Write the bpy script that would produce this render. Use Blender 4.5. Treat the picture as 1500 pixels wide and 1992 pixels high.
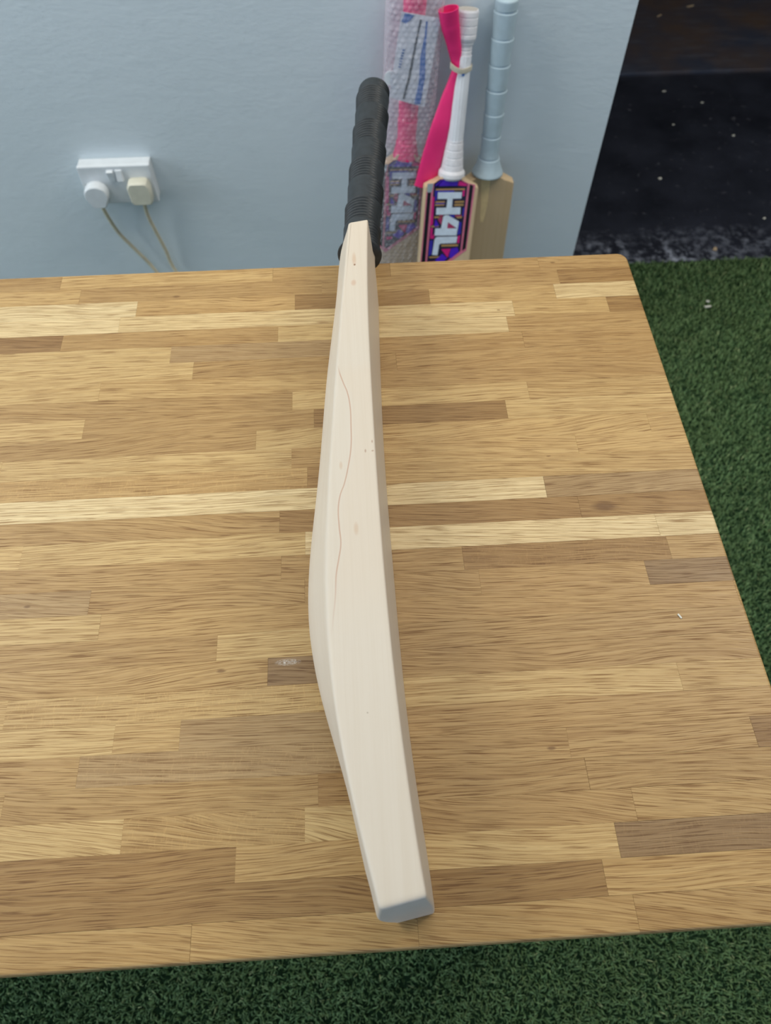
import bpy, bmesh, math, random
import numpy as np
from mathutils import Vector, Matrix

random.seed(7); rng = np.random.default_rng(7)
for o in list(bpy.data.objects): bpy.data.objects.remove(o, do_unlink=True)
S = bpy.context.scene
COL = S.collection

# ------------------------------------------------------------------ camera
TOP = 0.92                       # height of the table top above the floor
FPX, PIT, ROL, YAW, HC = 1462.73, 1.018513, -0.00241, 0.056797, 0.557732
def _basis():
    cy, sy, cp, sp = math.cos(YAW), math.sin(YAW), math.cos(PIT), math.sin(PIT)
    fw = Vector((sy*cp, cy*cp, -sp)); rt = Vector((cy, -sy, 0)); up = rt.cross(fw)
    c, s = math.cos(ROL), math.sin(ROL)
    return c*rt + s*up, -s*rt + c*up, fw
CR, CU, CF = _basis()
CAM = Vector((0, 0, TOP + HC))
cd = bpy.data.cameras.new('camera'); cam = bpy.data.objects.new('camera', cd); COL.objects.link(cam)
cam.matrix_world = Matrix(((CR.x, CU.x, -CF.x, CAM.x), (CR.y, CU.y, -CF.y, CAM.y), (CR.z, CU.z, -CF.z, CAM.z), (0, 0, 0, 1)))
cd.sensor_fit = 'HORIZONTAL'; cd.sensor_width = 36; cd.lens = FPX/1500*36
cd.clip_start = .02; cd.clip_end = 50
cd.dof.use_dof = True; cd.dof.focus_distance = .60; cd.dof.aperture_fstop = 11.5
S.camera = cam
def ray(x, y): return CF + CR*((x-750)/FPX) - CU*((y-996)/FPX)
def onz(x, y, z): d = ray(x, y); return CAM + d*((z-CAM.z)/d.z)      # where a pixel's ray meets height z
def onY(x, y, Y): d = ray(x, y); return CAM + d*((Y-CAM.y)/d.y)      # where it meets the plane y = Y

# ------------------------------------------------------------------ world, lights, exposure
W = bpy.data.worlds.new('world'); S.world = W; W.use_nodes = True
W.node_tree.nodes['Background'].inputs[0].default_value = (.60, .76, 1.0, 1)
W.node_tree.nodes['Background'].inputs[1].default_value = .62
def area(name, loc, size, power, col, rot=(0, 0, 0)):
    l = bpy.data.lights.new(name, 'AREA'); l.shape = 'RECTANGLE'; l.size, l.size_y = size; l.energy = power; l.color = col
    o = bpy.data.objects.new(name, l); o.location = loc; o.rotation_euler = rot; COL.objects.link(o); return o
for lx, ly, lp in ((-1.4, .95, 17), (.35, .95, 8), (1.6, .95, 24)):
    area('ceiling_lamp', (lx, ly, 2.66), (1.2, .6), lp, (1, .94, .84))
area('side_window', (-2.95, .55, 1.55), (1.6, 1.5), 27, (.86, .94, 1), (0, -math.pi/2, 0))
S.view_settings.view_transform = 'Standard'; S.view_settings.look = 'None'
S.view_settings.gamma = 1; S.view_settings.use_curve_mapping = False; S.view_settings.exposure = .23

# ------------------------------------------------------------------ helpers
def srgb(r, g, b):
    f = lambda c: (c/255/12.92) if c <= 10 else ((c/255+.055)/1.055)**2.4
    return (f(r), f(g), f(b), 1)
MATS = {}
class NT:
    def __init__(s, name, rough=.5, spec=.5):
        s.m = bpy.data.materials.new(name); s.m.use_nodes = True; s.t = s.m.node_tree
        s.b = s.t.nodes['Principled BSDF']; s.out = s.t.nodes['Material Output']
        s.b.inputs['Roughness'].default_value = rough; s.b.inputs['Specular IOR Level'].default_value = spec
        MATS[name] = s.m
    def n(s, ty, **kw):
        nd = s.t.nodes.new(ty)
        for k, v in kw.items(): setattr(nd, k, v)
        return nd
    def put(s, sock, v):
        if isinstance(v, bpy.types.NodeSocket): s.t.links.new(v, sock)
        elif v is not None: sock.default_value = v
    def math(s, op, a, b=None, c=None, clamp=False):
        nd = s.n('ShaderNodeMath', operation=op, use_clamp=clamp)
        for i, v in enumerate((a, b, c)): s.put(nd.inputs[i], v)
        return nd.outputs[0]
    def vmath(s, op, a, b=None):
        nd = s.n('ShaderNodeVectorMath', operation=op); s.put(nd.inputs[0], a)
        if b is not None: s.put(nd.inputs[1], b)
        return nd.outputs['Value' if op in ('LENGTH', 'DOT_PRODUCT', 'DISTANCE') else 'Vector']
    def mix(s, f, a, b, mode='MIX'):
        nd = s.n('ShaderNodeMix', data_type='RGBA', blend_type=mode)
        s.put(nd.inputs[0], f); s.put(nd.inputs[6], a); s.put(nd.inputs[7], b); return nd.outputs[2]
    def noise(s, vec, scale, detail=3, rough=.5, dist=0):
        nd = s.n('ShaderNodeTexNoise'); s.put(nd.inputs['Vector'], vec)
        nd.inputs['Scale'].default_value = scale; nd.inputs['Detail'].default_value = detail
        nd.inputs['Roughness'].default_value = rough; nd.inputs['Distortion'].default_value = dist
        return nd.outputs['Fac']
    def ramp(s, f, *stops):
        nd = s.n('ShaderNodeValToRGB'); s.put(nd.inputs[0], f); e = nd.color_ramp.elements
        while len(e) < len(stops): e.new(.5)
        for el, (p, c) in zip(e, stops): el.position = p; el.color = c if len(c) == 4 else (*c, 1)
        return nd.outputs[0]
    def mr(s, v, a, b, c=0, d=1):
        nd = s.n('ShaderNodeMapRange', clamp=True)
        for i, q in enumerate((v, a, b, c, d)): s.put(nd.inputs[i], q)
        return nd.outputs[0]
    def scale(s, vec, sc):
        return s.vmath('MULTIPLY', vec, sc)
    def obj(s): return s.n('ShaderNodeTexCoord').outputs['Object']
    def bump(s, h, strength=.3, dist=.001):
        nd = s.n('ShaderNodeBump'); nd.inputs['Strength'].default_value = strength; nd.inputs['Distance'].default_value = dist
        s.put(nd.inputs['Height'], h); s.t.links.new(nd.outputs[0], s.b.inputs['Normal'])
    def color(s, c): s.put(s.b.inputs['Base Color'], c)
G = lambda v: (v, v, v, 1)

def plain(name, rgb, rough=.5, spec=.5, var=.06, scale=60):
    m = NT(name, rough, spec); f = m.noise(m.obj(), scale, 3)
    c = srgb(*rgb); d = tuple(x*(1-2.2*var) for x in c[:3])+(1,); e = tuple(min(1, x*(1+2.2*var)) for x in c[:3])+(1,)
    m.color(m.ramp(f, (.25, d), (.75, e))); return m.m

def mesh(name, verts, faces, mat=None, parent=None, smooth=False, sharp=None, matrix=None):
    me = bpy.data.meshes.new(name); me.from_pydata([tuple(v) for v in verts], [], faces); me.update()
    if smooth:
        me.polygons.foreach_set('use_smooth', [True]*len(me.polygons))
        if sharp: me.set_sharp_from_angle(angle=math.radians(sharp))
    o = bpy.data.objects.new(name, me); COL.objects.link(o)
    if mat: me.materials.append(mat if not isinstance(mat, str) else MATS[mat])
    if parent: o.parent = parent
    return o
def fixn(o):
    bm = bmesh.new(); bm.from_mesh(o.data); bmesh.ops.recalc_face_normals(bm, faces=bm.faces); bm.to_mesh(o.data); bm.free(); return o
def tag(o, label=None, cat=None, group=None, kind=None):
    if label: o['label'] = label
    if cat: o['category'] = cat
    if group: o['group'] = group
    if kind: o['kind'] = kind
    return o
def empty(name, loc=(0, 0, 0), mtx=None):
    o = bpy.data.objects.new(name, None); COL.objects.link(o); o.empty_display_size = .05
    if mtx is not None: o.matrix_world = mtx
    else: o.location = loc
    return o
def boxm(name, lo, hi, mat, parent=None, bevel=0, seg=2):
    bm = bmesh.new(); bmesh.ops.create_cube(bm, size=1)
    for v in bm.verts: v.co = Vector([(lo[i]+hi[i])/2 + v.co[i]*(hi[i]-lo[i]) for i in range(3)])
    if bevel: bmesh.ops.bevel(bm, geom=bm.edges[:], offset=bevel, segments=seg, affect='EDGES', profile=.5)
    me = bpy.data.meshes.new(name); bm.to_mesh(me); bm.free()
    o = bpy.data.objects.new(name, me); COL.objects.link(o); me.materials.append(MATS[mat] if isinstance(mat, str) else mat)
    if parent: o.parent = parent
    return o
def prism(name, poly, y0, y1, mat, parent=None):
    """polygon (x,z) in a bat's own frame, extruded from y0 to y1"""
    n = len(poly); v = [(x, y0, z) for x, z in poly]+[(x, y1, z) for x, z in poly]
    f = [tuple(range(n)), tuple(range(2*n-1, n-1, -1))]+[(i, (i+1) % n+0, (i+1) % n+n, i+n) for i in range(n)]
    return fixn(mesh(name, v, f, mat, parent))
def loft(sections, cap=True):
    n = len(sections[0]); v = [p for s in sections for p in s]; f = []
    for j in range(len(sections)-1):
        a, b = j*n, (j+1)*n
        for i in range(n): k = (i+1) % n; f.append((a+i, a+k, b+k, b+i))
    if cap: f.append(tuple(range(n-1, -1, -1))); f.append(tuple(range((len(sections)-1)*n, len(sections)*n)))
    return v, f
def tube(name, pts, radii, mat, parent=None, seg=12, flat=None):
    pts = [Vector(p) for p in pts]; secs = []; up = Vector((0, 1, 0))
    for i, p in enumerate(pts):
        d = (pts[min(i+1, len(pts)-1)]-pts[max(i-1, 0)]).normalized()
        a = up.cross(d).normalized(); b = d.cross(a)
        r = radii[i] if hasattr(radii, '__len__') else radii
        ra, rb = r if hasattr(r, '__len__') else (r, r)
        secs.append([p + a*math.cos(t)*ra + b*math.sin(t)*rb for t in [2*math.pi*k/seg for k in range(seg)]])
    v, f = loft(secs); return fixn(mesh(name, v, f, mat, parent, smooth=True, sharp=50))
def spline(ctrl, n):
    """Catmull-Rom through control points (tuples of any length)"""
    P = [np.array(c, float) for c in ctrl]; P = [2*P[0]-P[1]]+P+[2*P[-1]-P[-2]]; out = []; m = len(P)-3
    for q in range(n+1):
        t = q/n*m; i = min(int(t), m-1); t -= i; a, b, c, d = P[i:i+4]
        out.append(.5*(2*b+(c-a)*t+(2*a-5*b+4*c-d)*t*t+(3*b-a-3*c+d)*t**3))
    return out

# ------------------------------------------------------------------ materials
# painted wall
m = NT('wall_paint', .55, .35); o_ = m.obj()
f1 = m.noise(o_, 2.2, 4); f2 = m.noise(m.scale(o_, (14, 14, 30)), 1, 5, .6); f3 = m.noise(m.scale(o_, (60, 60, 160)), 1, 3)
m.color(m.mix(m.mr(f2, .55, .8, 0, .35), m.ramp(f1, (.3, srgb(212, 224, 230)), (.7, srgb(218, 229, 235))), srgb(203, 215, 222)))
m.bump(m.math('ADD', m.math('MULTIPLY', f2, .7), m.math('MULTIPLY', f3, .35)), .35, .0025)
plain('ceiling_paint', (225, 226, 226), .8, .2)
# black painted floor, dusty
m = NT('black_floor', .38, .5); o_ = m.obj()
f = m.noise(o_, 5, 6, .6); g = m.noise(o_, 38, 5, .65); h = m.noise(o_, 160, 2)
y = m.n('ShaderNodeSeparateXYZ'); m.put(y.inputs[0], o_)
edge = m.math('MULTIPLY', m.mr(y.outputs[1], .01, .16, 1, 0), m.mr(m.noise(o_, 9, 3), .38, .62, .25, 1))
base = m.ramp(f, (.3, srgb(26, 29, 38)), (.7, srgb(50, 54, 66)))
scuff = m.math('MULTIPLY', edge, m.mr(m.math('ADD', m.math('MULTIPLY', g, .7), m.math('MULTIPLY', f, .3)), .47, .6))
c = m.mix(m.math('MULTIPLY', scuff, .75), base, srgb(190, 200, 220))
c = m.mix(m.mr(g, .62, .72, 0, .35), c, srgb(140, 142, 152)); c = m.mix(m.mr(h, .76, .8, 0, .7), c, srgb(150, 150, 155))
m.color(c); m.bump(g, .3, .002)
m = NT('dark_slab', .5, .4); o_ = m.obj(); f = m.noise(o_, 3.2, 5, .6); g = m.noise(m.scale(o_, (12, 45, 45)), 1, 4)
m.color(m.mix(m.mr(g, .5, .75, 0, .35), m.ramp(f, (.38, srgb(60, 66, 82)), (.62, srgb(88, 74, 66))), srgb(100, 104, 116))); m.bump(g, .3, .002)
plain('unlit_room_dark', (26, 26, 30), .8, .2)  # near-black colour stands in for the darkness of the unlit room beyond
# turf
plain('turf_backing', (34, 56, 36), .95, .1, .15, 90)
m = NT('turf_blades', .5, .3); a = m.n('ShaderNodeAttribute', attribute_name='shade')
geo = m.n('ShaderNodeNewGeometry').outputs['Position']; f = m.noise(geo, 9, 3)
m.color(m.mix(m.math('MULTIPLY', m.mr(f, .35, .65), .4), m.ramp(a.outputs['Fac'], (0, srgb(72, 102, 64)), (.5, srgb(113, 148, 96)), (.85, srgb(142, 170, 114)), (1, srgb(184, 196, 142))), srgb(98, 120, 74)))
# oak staves: tone, grain tilt and knot come from each stave's own properties
m = NT('oak', .42, .4); o_ = m.obj()
rnd = m.n('ShaderNodeObjectInfo').outputs['Random']
tone = m.n('ShaderNodeAttribute', attribute_type='OBJECT', attribute_name='tone').outputs['Color']
par = m.n('ShaderNodeAttribute', attribute_type='OBJECT', attribute_name='grain').outputs['Vector']   # tilt, cathedral, fleck
sp = m.n('ShaderNodeSeparateXYZ'); m.put(sp.inputs[0], par)
knot = m.n('ShaderNodeAttribute', attribute_type='OBJECT', attribute_name='knot').outputs['Vector']   # x, y, radius
rot = m.n('ShaderNodeVectorRotate', rotation_type='Z_AXIS'); m.put(rot.inputs['Vector'], o_); m.put(rot.inputs['Angle'], sp.outputs[0])
off = m.n('ShaderNodeCombineXYZ'); m.put(off.inputs[0], m.math('MULTIPLY', rnd, 37)); m.put(off.inputs[1], m.math('MULTIPLY', rnd, 91))
v = m.vmath('ADD', rot.outputs[0], off.outputs[0])
warp = m.noise(m.scale(v, (6, 18, 9)), 1, 1)
wv = m.n('ShaderNodeCombineXYZ'); m.put(wv.inputs[1], m.math('MULTIPLY', m.math('SUBTRACT', warp, .5), m.math('ADD', m.math('MULTIPLY', sp.outputs[1], .035), .003)))
v = m.vmath('ADD', v, wv.outputs[0])
broad = m.noise(m.scale(v, (3.5, 150, 60)), 1, 3)
ring = m.noise(m.scale(v, (3.5, 600, 90)), 1, 3, .55)
pore = m.noise(m.scale(v, (30, 1350, 150)), 1, 2, .5)
fine = m.noise(m.scale(v, (22, 2300, 200)), 1, 2)
blotch = m.noise(m.scale(v, (14, 30, 10)), 1, 3)
c = m.mix(m.mr(ring, .45, .58, 0, .74), tone, m.mix(1.0, tone, (.62, .52, .40, 1), 'MULTIPLY'))
c = m.mix(m.mr(broad, .48, .68, 0, .55), c, m.mix(1.0, tone, (.70, .61, .50, 1), 'MULTIPLY'))
c = m.mix(m.mr(blotch, .5, .75, 0, .35), c, m.mix(1.0, tone, (.80, .76, .74, 1), 'MULTIPLY'))
c = m.mix(m.mr(fine, .42, .58, 0, .42), c, m.mix(1.0, tone, (1.25, 1.24, 1.2, 1), 'MULTIPLY'))
c = m.mix(m.mr(pore, .54, .62, 0, .78), c, m.mix(1.0, tone, (.40, .28, .17, 1), 'MULTIPLY'))
fl = m.noise(m.scale(rot.outputs[0], (520, 160, 40)), 1, 3, .5, 1.2)                        # medullary flecks
c = m.mix(m.math('MULTIPLY', sp.outputs[2], m.mr(fl, .56, .66, 0, .22)), c, m.mix(1.0, tone, (1.35, 1.32, 1.25, 1), 'MULTIPLY'))
ks = m.n('ShaderNodeSeparateXYZ'); m.put(ks.inputs[0], knot); os_ = m.n('ShaderNodeSeparateXYZ'); m.put(os_.inputs[0], o_)
dx = m.math('DIVIDE', m.math('SUBTRACT', os_.outputs[0], ks.outputs[0]), m.math('MULTIPLY', ks.outputs[2], 2.2))
dy = m.math('DIVIDE', m.math('SUBTRACT', os_.outputs[1], ks.outputs[1]), ks.outputs[2])
kd = m.math('SQRT', m.math('ADD', m.math('MULTIPLY', dx, dx), m.math('MULTIPLY', dy, dy)))
kd = m.math('ADD', kd, m.math('MULTIPLY', m.math('SUBTRACT', ring, .5), 1.3))
c = m.mix(m.mr(kd, .45, 1.0, .8, 0), c, m.mix(1.0, tone, (.42, .33, .27, 1), 'MULTIPLY'))
scf = m.n('ShaderNodeAttribute', attribute_type='OBJECT', attribute_name='scuff').outputs['Vector']; ss = m.n('ShaderNodeSeparateXYZ'); m.put(ss.inputs[0], scf)
sx_ = m.math('DIVIDE', m.math('ABSOLUTE', m.math('SUBTRACT', os_.outputs[0], ss.outputs[0])), ss.outputs[2]); sy_ = m.math('DIVIDE', m.math('ABSOLUTE', m.math('SUBTRACT', os_.outputs[1], ss.outputs[1])), m.math('MULTIPLY', ss.outputs[2], .28))
sm = m.math('MULTIPLY', m.mr(m.math('ADD', m.math('MULTIPLY', sx_, sx_), m.math('MULTIPLY', sy_, sy_)), .1, 1.0, 1, 0), m.mr(m.noise(m.scale(o_, (500, 2600, 100)), 1, 4, .7), .48, .56, 0, .85))
c = m.mix(sm, c, srgb(225, 220, 212))
m.color(c)
m.put(m.b.inputs['Roughness'], m.mr(pore, .4, .7, .40, .58))
m.bump(m.math('ADD', m.math('MULTIPLY', pore, -.7), m.math('MULTIPLY', ring, -.3)), .35, .0006)
plain('oak_core', (95, 68, 42), .8, .2, .15, 20)
plain('steel_frame', (38, 38, 40), .5, .5)
# pale bat wood (main bat): growth line and pin knots placed in its own coordinates later
def willow(name, rgb, along=1):
    m = NT(name, .45, .35); o_ = m.obj(); s = (900, 9, 900) if along == 1 else (900, 900, 9)
    f = m.noise(m.scale(o_, s), 1, 3, .6); s2 = (160, 3, 160) if along == 1 else (160, 160, 3); g = m.noise(m.scale(o_, s2), 1, 3)
    c = srgb(*rgb); dk = tuple(x*k for x, k in zip(c[:3], (.88, .84, .78)))+(1,)
    col = m.mix(m.mr(g, .45, .7, 0, .25 if along == 1 else .55), m.mix(m.mr(f, .45, .75, 0, .22), c, dk), dk)
    return m, o_, col
m, o_, c = willow('willow_face', (205, 182, 148), 2); m.color(c)
m, o_, c = willow('willow_plain', (198, 174, 138), 2); m.color(c)
plain('splice_wood', (222, 198, 150), .5, .3)
plain('rubber_black', (46, 50, 53), .5, .4, .14, 140)
plain('rubber_blue', (176, 196, 206), .55, .4, .03, 60)
plain('rubber_pink', (242, 48, 124), .5, .45, .03, 40)
plain('twine_white', (222, 222, 226), .6, .3, .03, 120)
plain('paper_white', (224, 228, 234), .6, .3, .03, 40)
plain('band_rubber', (214, 206, 186), .5, .4)
plain('gap_grey', (185, 180, 172), .8, .2)
plain('plastic_white', (220, 226, 230), .35, .5, .02)
plain('plastic_white2', (214, 220, 224), .35, .5, .02)
plain('plastic_cream', (214, 212, 194), .4, .5, .03)
plain('cable_cream', (205, 197, 172), .5, .4, .05)
plain('screw_metal', (120, 120, 115), .4, .5); plain('red_dot', (170, 60, 40), .5, .4)
plain('chip_white', (225, 226, 216), .7, .3); plain('chip_tan', (190, 170, 140), .7, .3)
for n_, c_ in dict(print_navy=(24, 20, 52), print_black=(10, 6, 12), print_violet=(74, 22, 190), print_blue=(48, 40, 160), print_magenta=(206, 20, 120),
                   print_rose=(206, 112, 138), print_gold=(176, 140, 84), print_crimson=(170, 50, 96), print_white=(206, 220, 234), print_silver=(150, 165, 170),
                   ink_blue=(40, 108, 190), ink_dark=(58, 66, 74), ink_text=(70, 110, 170)).items():
    plain(n_, c_, .35, .5, .05, 80)
# bubble wrap: clear film
m = NT('bubble_film', .08, 1.0); m.color((.86, .86, .92, 1))
tr = m.n('ShaderNodeBsdfTransparent'); tr.inputs[0].default_value = (.95, .94, .96, 1)
lw = m.n('ShaderNodeLayerWeight'); lw.inputs[0].default_value = .35
mx = m.n('ShaderNodeMixShader'); m.put(mx.inputs[0], m.mr(lw.outputs['Facing'], .05, .9, .20, .50))
m.t.links.new(tr.outputs[0], mx.inputs[1]); m.t.links.new(m.b.outputs[0], mx.inputs[2]); m.t.links.new(mx.outputs[0], m.out.inputs[0])

# ------------------------------------------------------------------ setting
WY = 1.42                                            # plane of the grey wall
WX = onY(1179, 247, WY).x                            # its free right-hand end
def struct(o): o['kind'] = 'structure'; return o
TY = 1.71                                            # where the turf stops
struct(boxm('floor', (-3, -2, -.03), (3.4, TY, 0), 'turf_backing'))
fb = struct(boxm('floor_painted', (-.2, 0, -.03), (3.4, .98, .0), 'black_floor')); fb.location = (0, TY, 0)
struct(boxm('floor_slab', (-.2, TY+.98, -.03), (3.4, 4.6, .012), 'dark_slab', bevel=.004))
struct(boxm('wall_back', (-3, WY, 0), (WX, WY+.12, 2.7), 'wall_paint'))
struct(boxm('wall_side', (-3.1, -2, 0), (-3, WY, 2.7), 'wall_paint'))
struct(boxm('wall_far', (-.2, 4.6, 0), (3.5, 4.7, 2.7), 'unlit_room_dark'))
struct(boxm('wall_right', (3.4, -2, 0), (3.5, 4.6, 2.7), 'unlit_room_dark'))
struct(boxm('wall_store', (-.3, WY+.12, 0), (-.2, 4.6, 2.7), 'unlit_room_dark'))
struct(boxm('ceiling', (-3, -2, 2.7), (3.4, 4.6, 2.75), 'ceiling_paint'))

# artificial turf pile: one object of short curled blades
def turf(regions):
    V, F, SH = [], [], []; base = 0
    for (x0, x1, y0, y1, dens) in regions:
        n = int((x1-x0)*(y1-y0)*dens)
        r = np.stack([rng.uniform(x0, x1, n), rng.uniform(y0, y1, n), np.zeros(n)], 1)
        a = rng.uniform(0, 2*np.pi, n); L = rng.uniform(.009, .019, n); w = rng.uniform(.0006, .0011, n); ln = rng.uniform(.25, 1.0, n)
        d = np.stack([np.cos(a), np.sin(a), np.zeros(n)], 1); s = np.stack([-np.sin(a), np.cos(a), np.zeros(n)], 1); z = np.array([0, 0, 1.])
        mid = r + d*(L*.22*ln)[:, None] + z*(L*.62)[:, None]; tip = r + d*(L*.85*ln)[:, None] + z*(L*(1-.45*ln))[:, None]
        W_ = w[:, None]
        v = np.stack([r-s*W_, r+s*W_, mid+s*W_*.9, mid-s*W_*.9, tip], 1).reshape(-1, 3)
        k = base+np.arange(n)*5
        F.append(np.stack([k, k+1, k+2, k, k+2, k+3, k+3, k+2, k+4], 1).reshape(-1, 3)); V.append(v)
        SH.append(np.repeat(np.clip(rng.normal(.45, .22, n), 0, 1), 5)); base += n*5
    V = np.concatenate(V); F = np.concatenate(F); SH = np.concatenate(SH)
    me = bpy.data.meshes.new('turf_pile'); me.vertices.add(len(V)); me.loops.add(F.size); me.polygons.add(len(F))
    me.vertices.foreach_set('co', V.ravel()); me.loops.foreach_set('vertex_index', F.ravel())
    me.polygons.foreach_set('loop_start', np.arange(len(F))*3); me.update(calc_edges=True)
    at = me.attributes.new('shade', 'FLOAT', 'POINT'); at.data.foreach_set('value', SH.astype(np.float32))
    me.materials.append(MATS['turf_blades']); o = bpy.data.objects.new('turf_pile', me); COL.objects.link(o); return o
t_ = turf([(-.95, 1.2, -.45, .10, 80000), (.33, 1.65, .10, TY-.004, 62000), (-.7, .33, .10, WY-.01, 56000), (-1.9, -.7, .10, WY-.01, 30000), (.33, 1.65, -.9, -.45, 30000), (-1.9, -.95, -.9, .10, 20000)])
tag(t_, 'short green artificial grass covering the floor around the table', 'grass', kind='stuff')

# ------------------------------------------------------------------ oak table
XR = .3043; YB = .6636; DEP = .65; NR = 29; RW = DEP/NR; TH = .034; XLFT = -1.18
table = empty('oak_table', ((XR+XLFT)/2, YB-DEP/2, 0))
tag(table, 'oak butcher-block worktop table with a bare cricket bat on it', 'table')
tinv = Matrix.Translation(-Vector(((XR+XLFT)/2, YB-DEP/2, 0)))
joints = [(119,551),(155,580),(266,600),(231,637),(120,668),(163,832),(195,756),(3,909),(174,1172),(193,1225),(40,1087),(626,556),(574,586),(541,649),(332,688),
 (375,726),(569,780),(611,813),(498,856),(567,888),(598,929),(544,1015),(594,1056),(547,1103),(593,1148),(422,1262),(521,1304),(10,1392),(221,1439),(151,1504),
 (619,1539),(5,1570),(237,1629),(593,1595),(458,1684),(371,1833),(759,522),(1048,513),(1086,536),(835,575),(1079,565),(989,637),(1182,590),(1017,655),(985,794),
 (1264,827),(1122,862),(1060,944),(901,1084),(934,1132),(1127,983),(1279,1021),(1301,1063),(1258,1111),(1437,1162),(1323,1317),(1106,1444),(1466,1420),
 (1142,1502),(1234,1564),(1201,1633),(1177,1706),(1238,1776),(813,1806),(770,690),(700,1240),(690,1330),(740,1400)]
T_ = dict(P=(226, 203, 156), p=(216, 190, 140), L=(207, 176, 121), l=(200, 167, 112), M=(192, 158, 104), m=(184, 150, 98), D=(166, 131, 82), d=(152, 118, 74), G=(176, 146, 102), g=(150, 121, 84))
tones = [(60,552,'m'),(400,535,'l'),(745,522,'D'),(900,515,'m'),(1130,510,'m'),(80,578,'l'),(400,552,'l'),(660,540,'M'),(900,540,'m'),(1150,535,'D'),(100,605,'P'),(420,595,'M'),
 (610,585,'D'),(780,575,'D'),(950,570,'l'),(1130,560,'p'),(100,635,'P'),(400,620,'p'),(900,610,'p'),(1100,600,'l'),(1210,585,'D'),(60,668,'d'),(300,660,'m'),(600,645,'L'),(880,635,'p'),
 (1150,620,'m'),(150,700,'L'),(480,680,'G'),(900,665,'m'),(1150,650,'m'),(200,725,'L'),(500,715,'m'),(1000,690,'m'),(100,765,'L'),(400,750,'l'),(1000,715,'m'),(300,795,'m'),(600,775,'L'),(900,750,'L'),
 (1150,745,'l'),(80,835,'L'),(350,820,'m'),(620,810,'D'),(860,795,'D'),(1100,785,'L'),(300,865,'m'),(540,850,'L'),(950,830,'l'),(1290,825,'l'),(300,900,'L'),(600,890,'m'),(950,865,'l'),(1200,860,'l'),
 (300,940,'M'),(610,925,'D'),(1000,900,'l'),(300,980,'P'),(900,945,'P'),(1200,930,'G'),(300,1030,'m'),(580,1010,'D'),(900,990,'D'),(1250,970,'D'),(300,1070,'L'),(605,1050,'P'),(950,1035,'P'),(1320,1015,'P'),
 (20,1090,'L'),(300,1110,'m'),(570,1095,'m'),(820,1085,'m'),(1100,1075,'D'),(1340,1060,'m'),(80,1175,'G'),(350,1160,'m'),(610,1140,'m'),(850,1130,'m'),(1100,1120,'m'),(1340,1105,'g'),
 (100,1225,'L'),(400,1210,'M'),(1000,1180,'m'),(1450,1155,'m'),(200,1280,'m'),(500,1260,'L'),(1000,1230,'m'),(250,1325,'M'),(560,1305,'g'),(1000,1280,'m'),(300,1370,'l'),(1000,1330,'L'),(1400,1310,'l'),
 (300,1420,'l'),(1000,1385,'m'),(100,1455,'L'),(400,1440,'G'),(950,1440,'m'),(1300,1430,'m'),(1490,1415,'d'),(70,1510,'m'),(350,1500,'G'),(1000,1510,'m'),(1350,1490,'m'),
 (300,1570,'m'),(640,1540,'D'),(1000,1570,'m'),(1400,1550,'M'),(100,1640,'L'),(400,1615,'M'),(640,1600,'L'),(1000,1650,'L'),(1350,1625,'g'),(200,1700,'D'),(600,1690,'M'),(1000,1715,'D'),(1350,1690,'M'),
(150,1850,'M'),(600,1830,'M'),(1000,1810,'M'),(1400,1775,'m')]
tilts = {2:(.02,1,0), 10:(-.10,.6,0), 6:(-.05,.3,0), 14:(.12,.5,0), 17:(.10,.6,0), 20:(.03,.9,0), 24:(.05,.8,.2), 25:(.14,.9,0), 28:(.16,.3,0), 27:(.02,.8,0)}
flecks = {(1100,1075), (300,1370), (400,1615), (1350,1625), (300,940), (450,1500)}
knots = [(53,1180,.0016),(1176,985,.0062),(343,577,.0022),(1073,1455,.0017),(430,1305,.0019),(1075,511,.0015),(1067,887,.0012),(970,603,.001)]
scuffs = [(560,1288,.011), (1150,1250,.0)]
rowj = [[] for _ in range(NR)]; rowt = [[] for _ in range(NR)]; rowk = [[] for _ in range(NR)]; rowf = [[] for _ in range(NR)]; rows_ = [[] for _ in range(NR)]
def rowof(P): return min(NR-1, max(0, int((YB-P.y)/RW)))
for j in joints: P = onz(*j, TOP); rowj[rowof(P)].append(P.x)
for x_, y_, t in tones: P = onz(x_, y_, TOP); rowt[rowof(P)].append((P.x, t))
for x_, y_, r_ in knots: P = onz(x_, y_, TOP); rowk[rowof(P)].append((P.x, P.y, r_))
for x_, y_, r_ in scuffs:
    if r_: P = onz(x_, y_, TOP); rows_[rowof(P)].append((P.x, P.y, r_))
for f_ in flecks: P = onz(*f_, TOP); rowf[rowof(P)].append(P.x)
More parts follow.
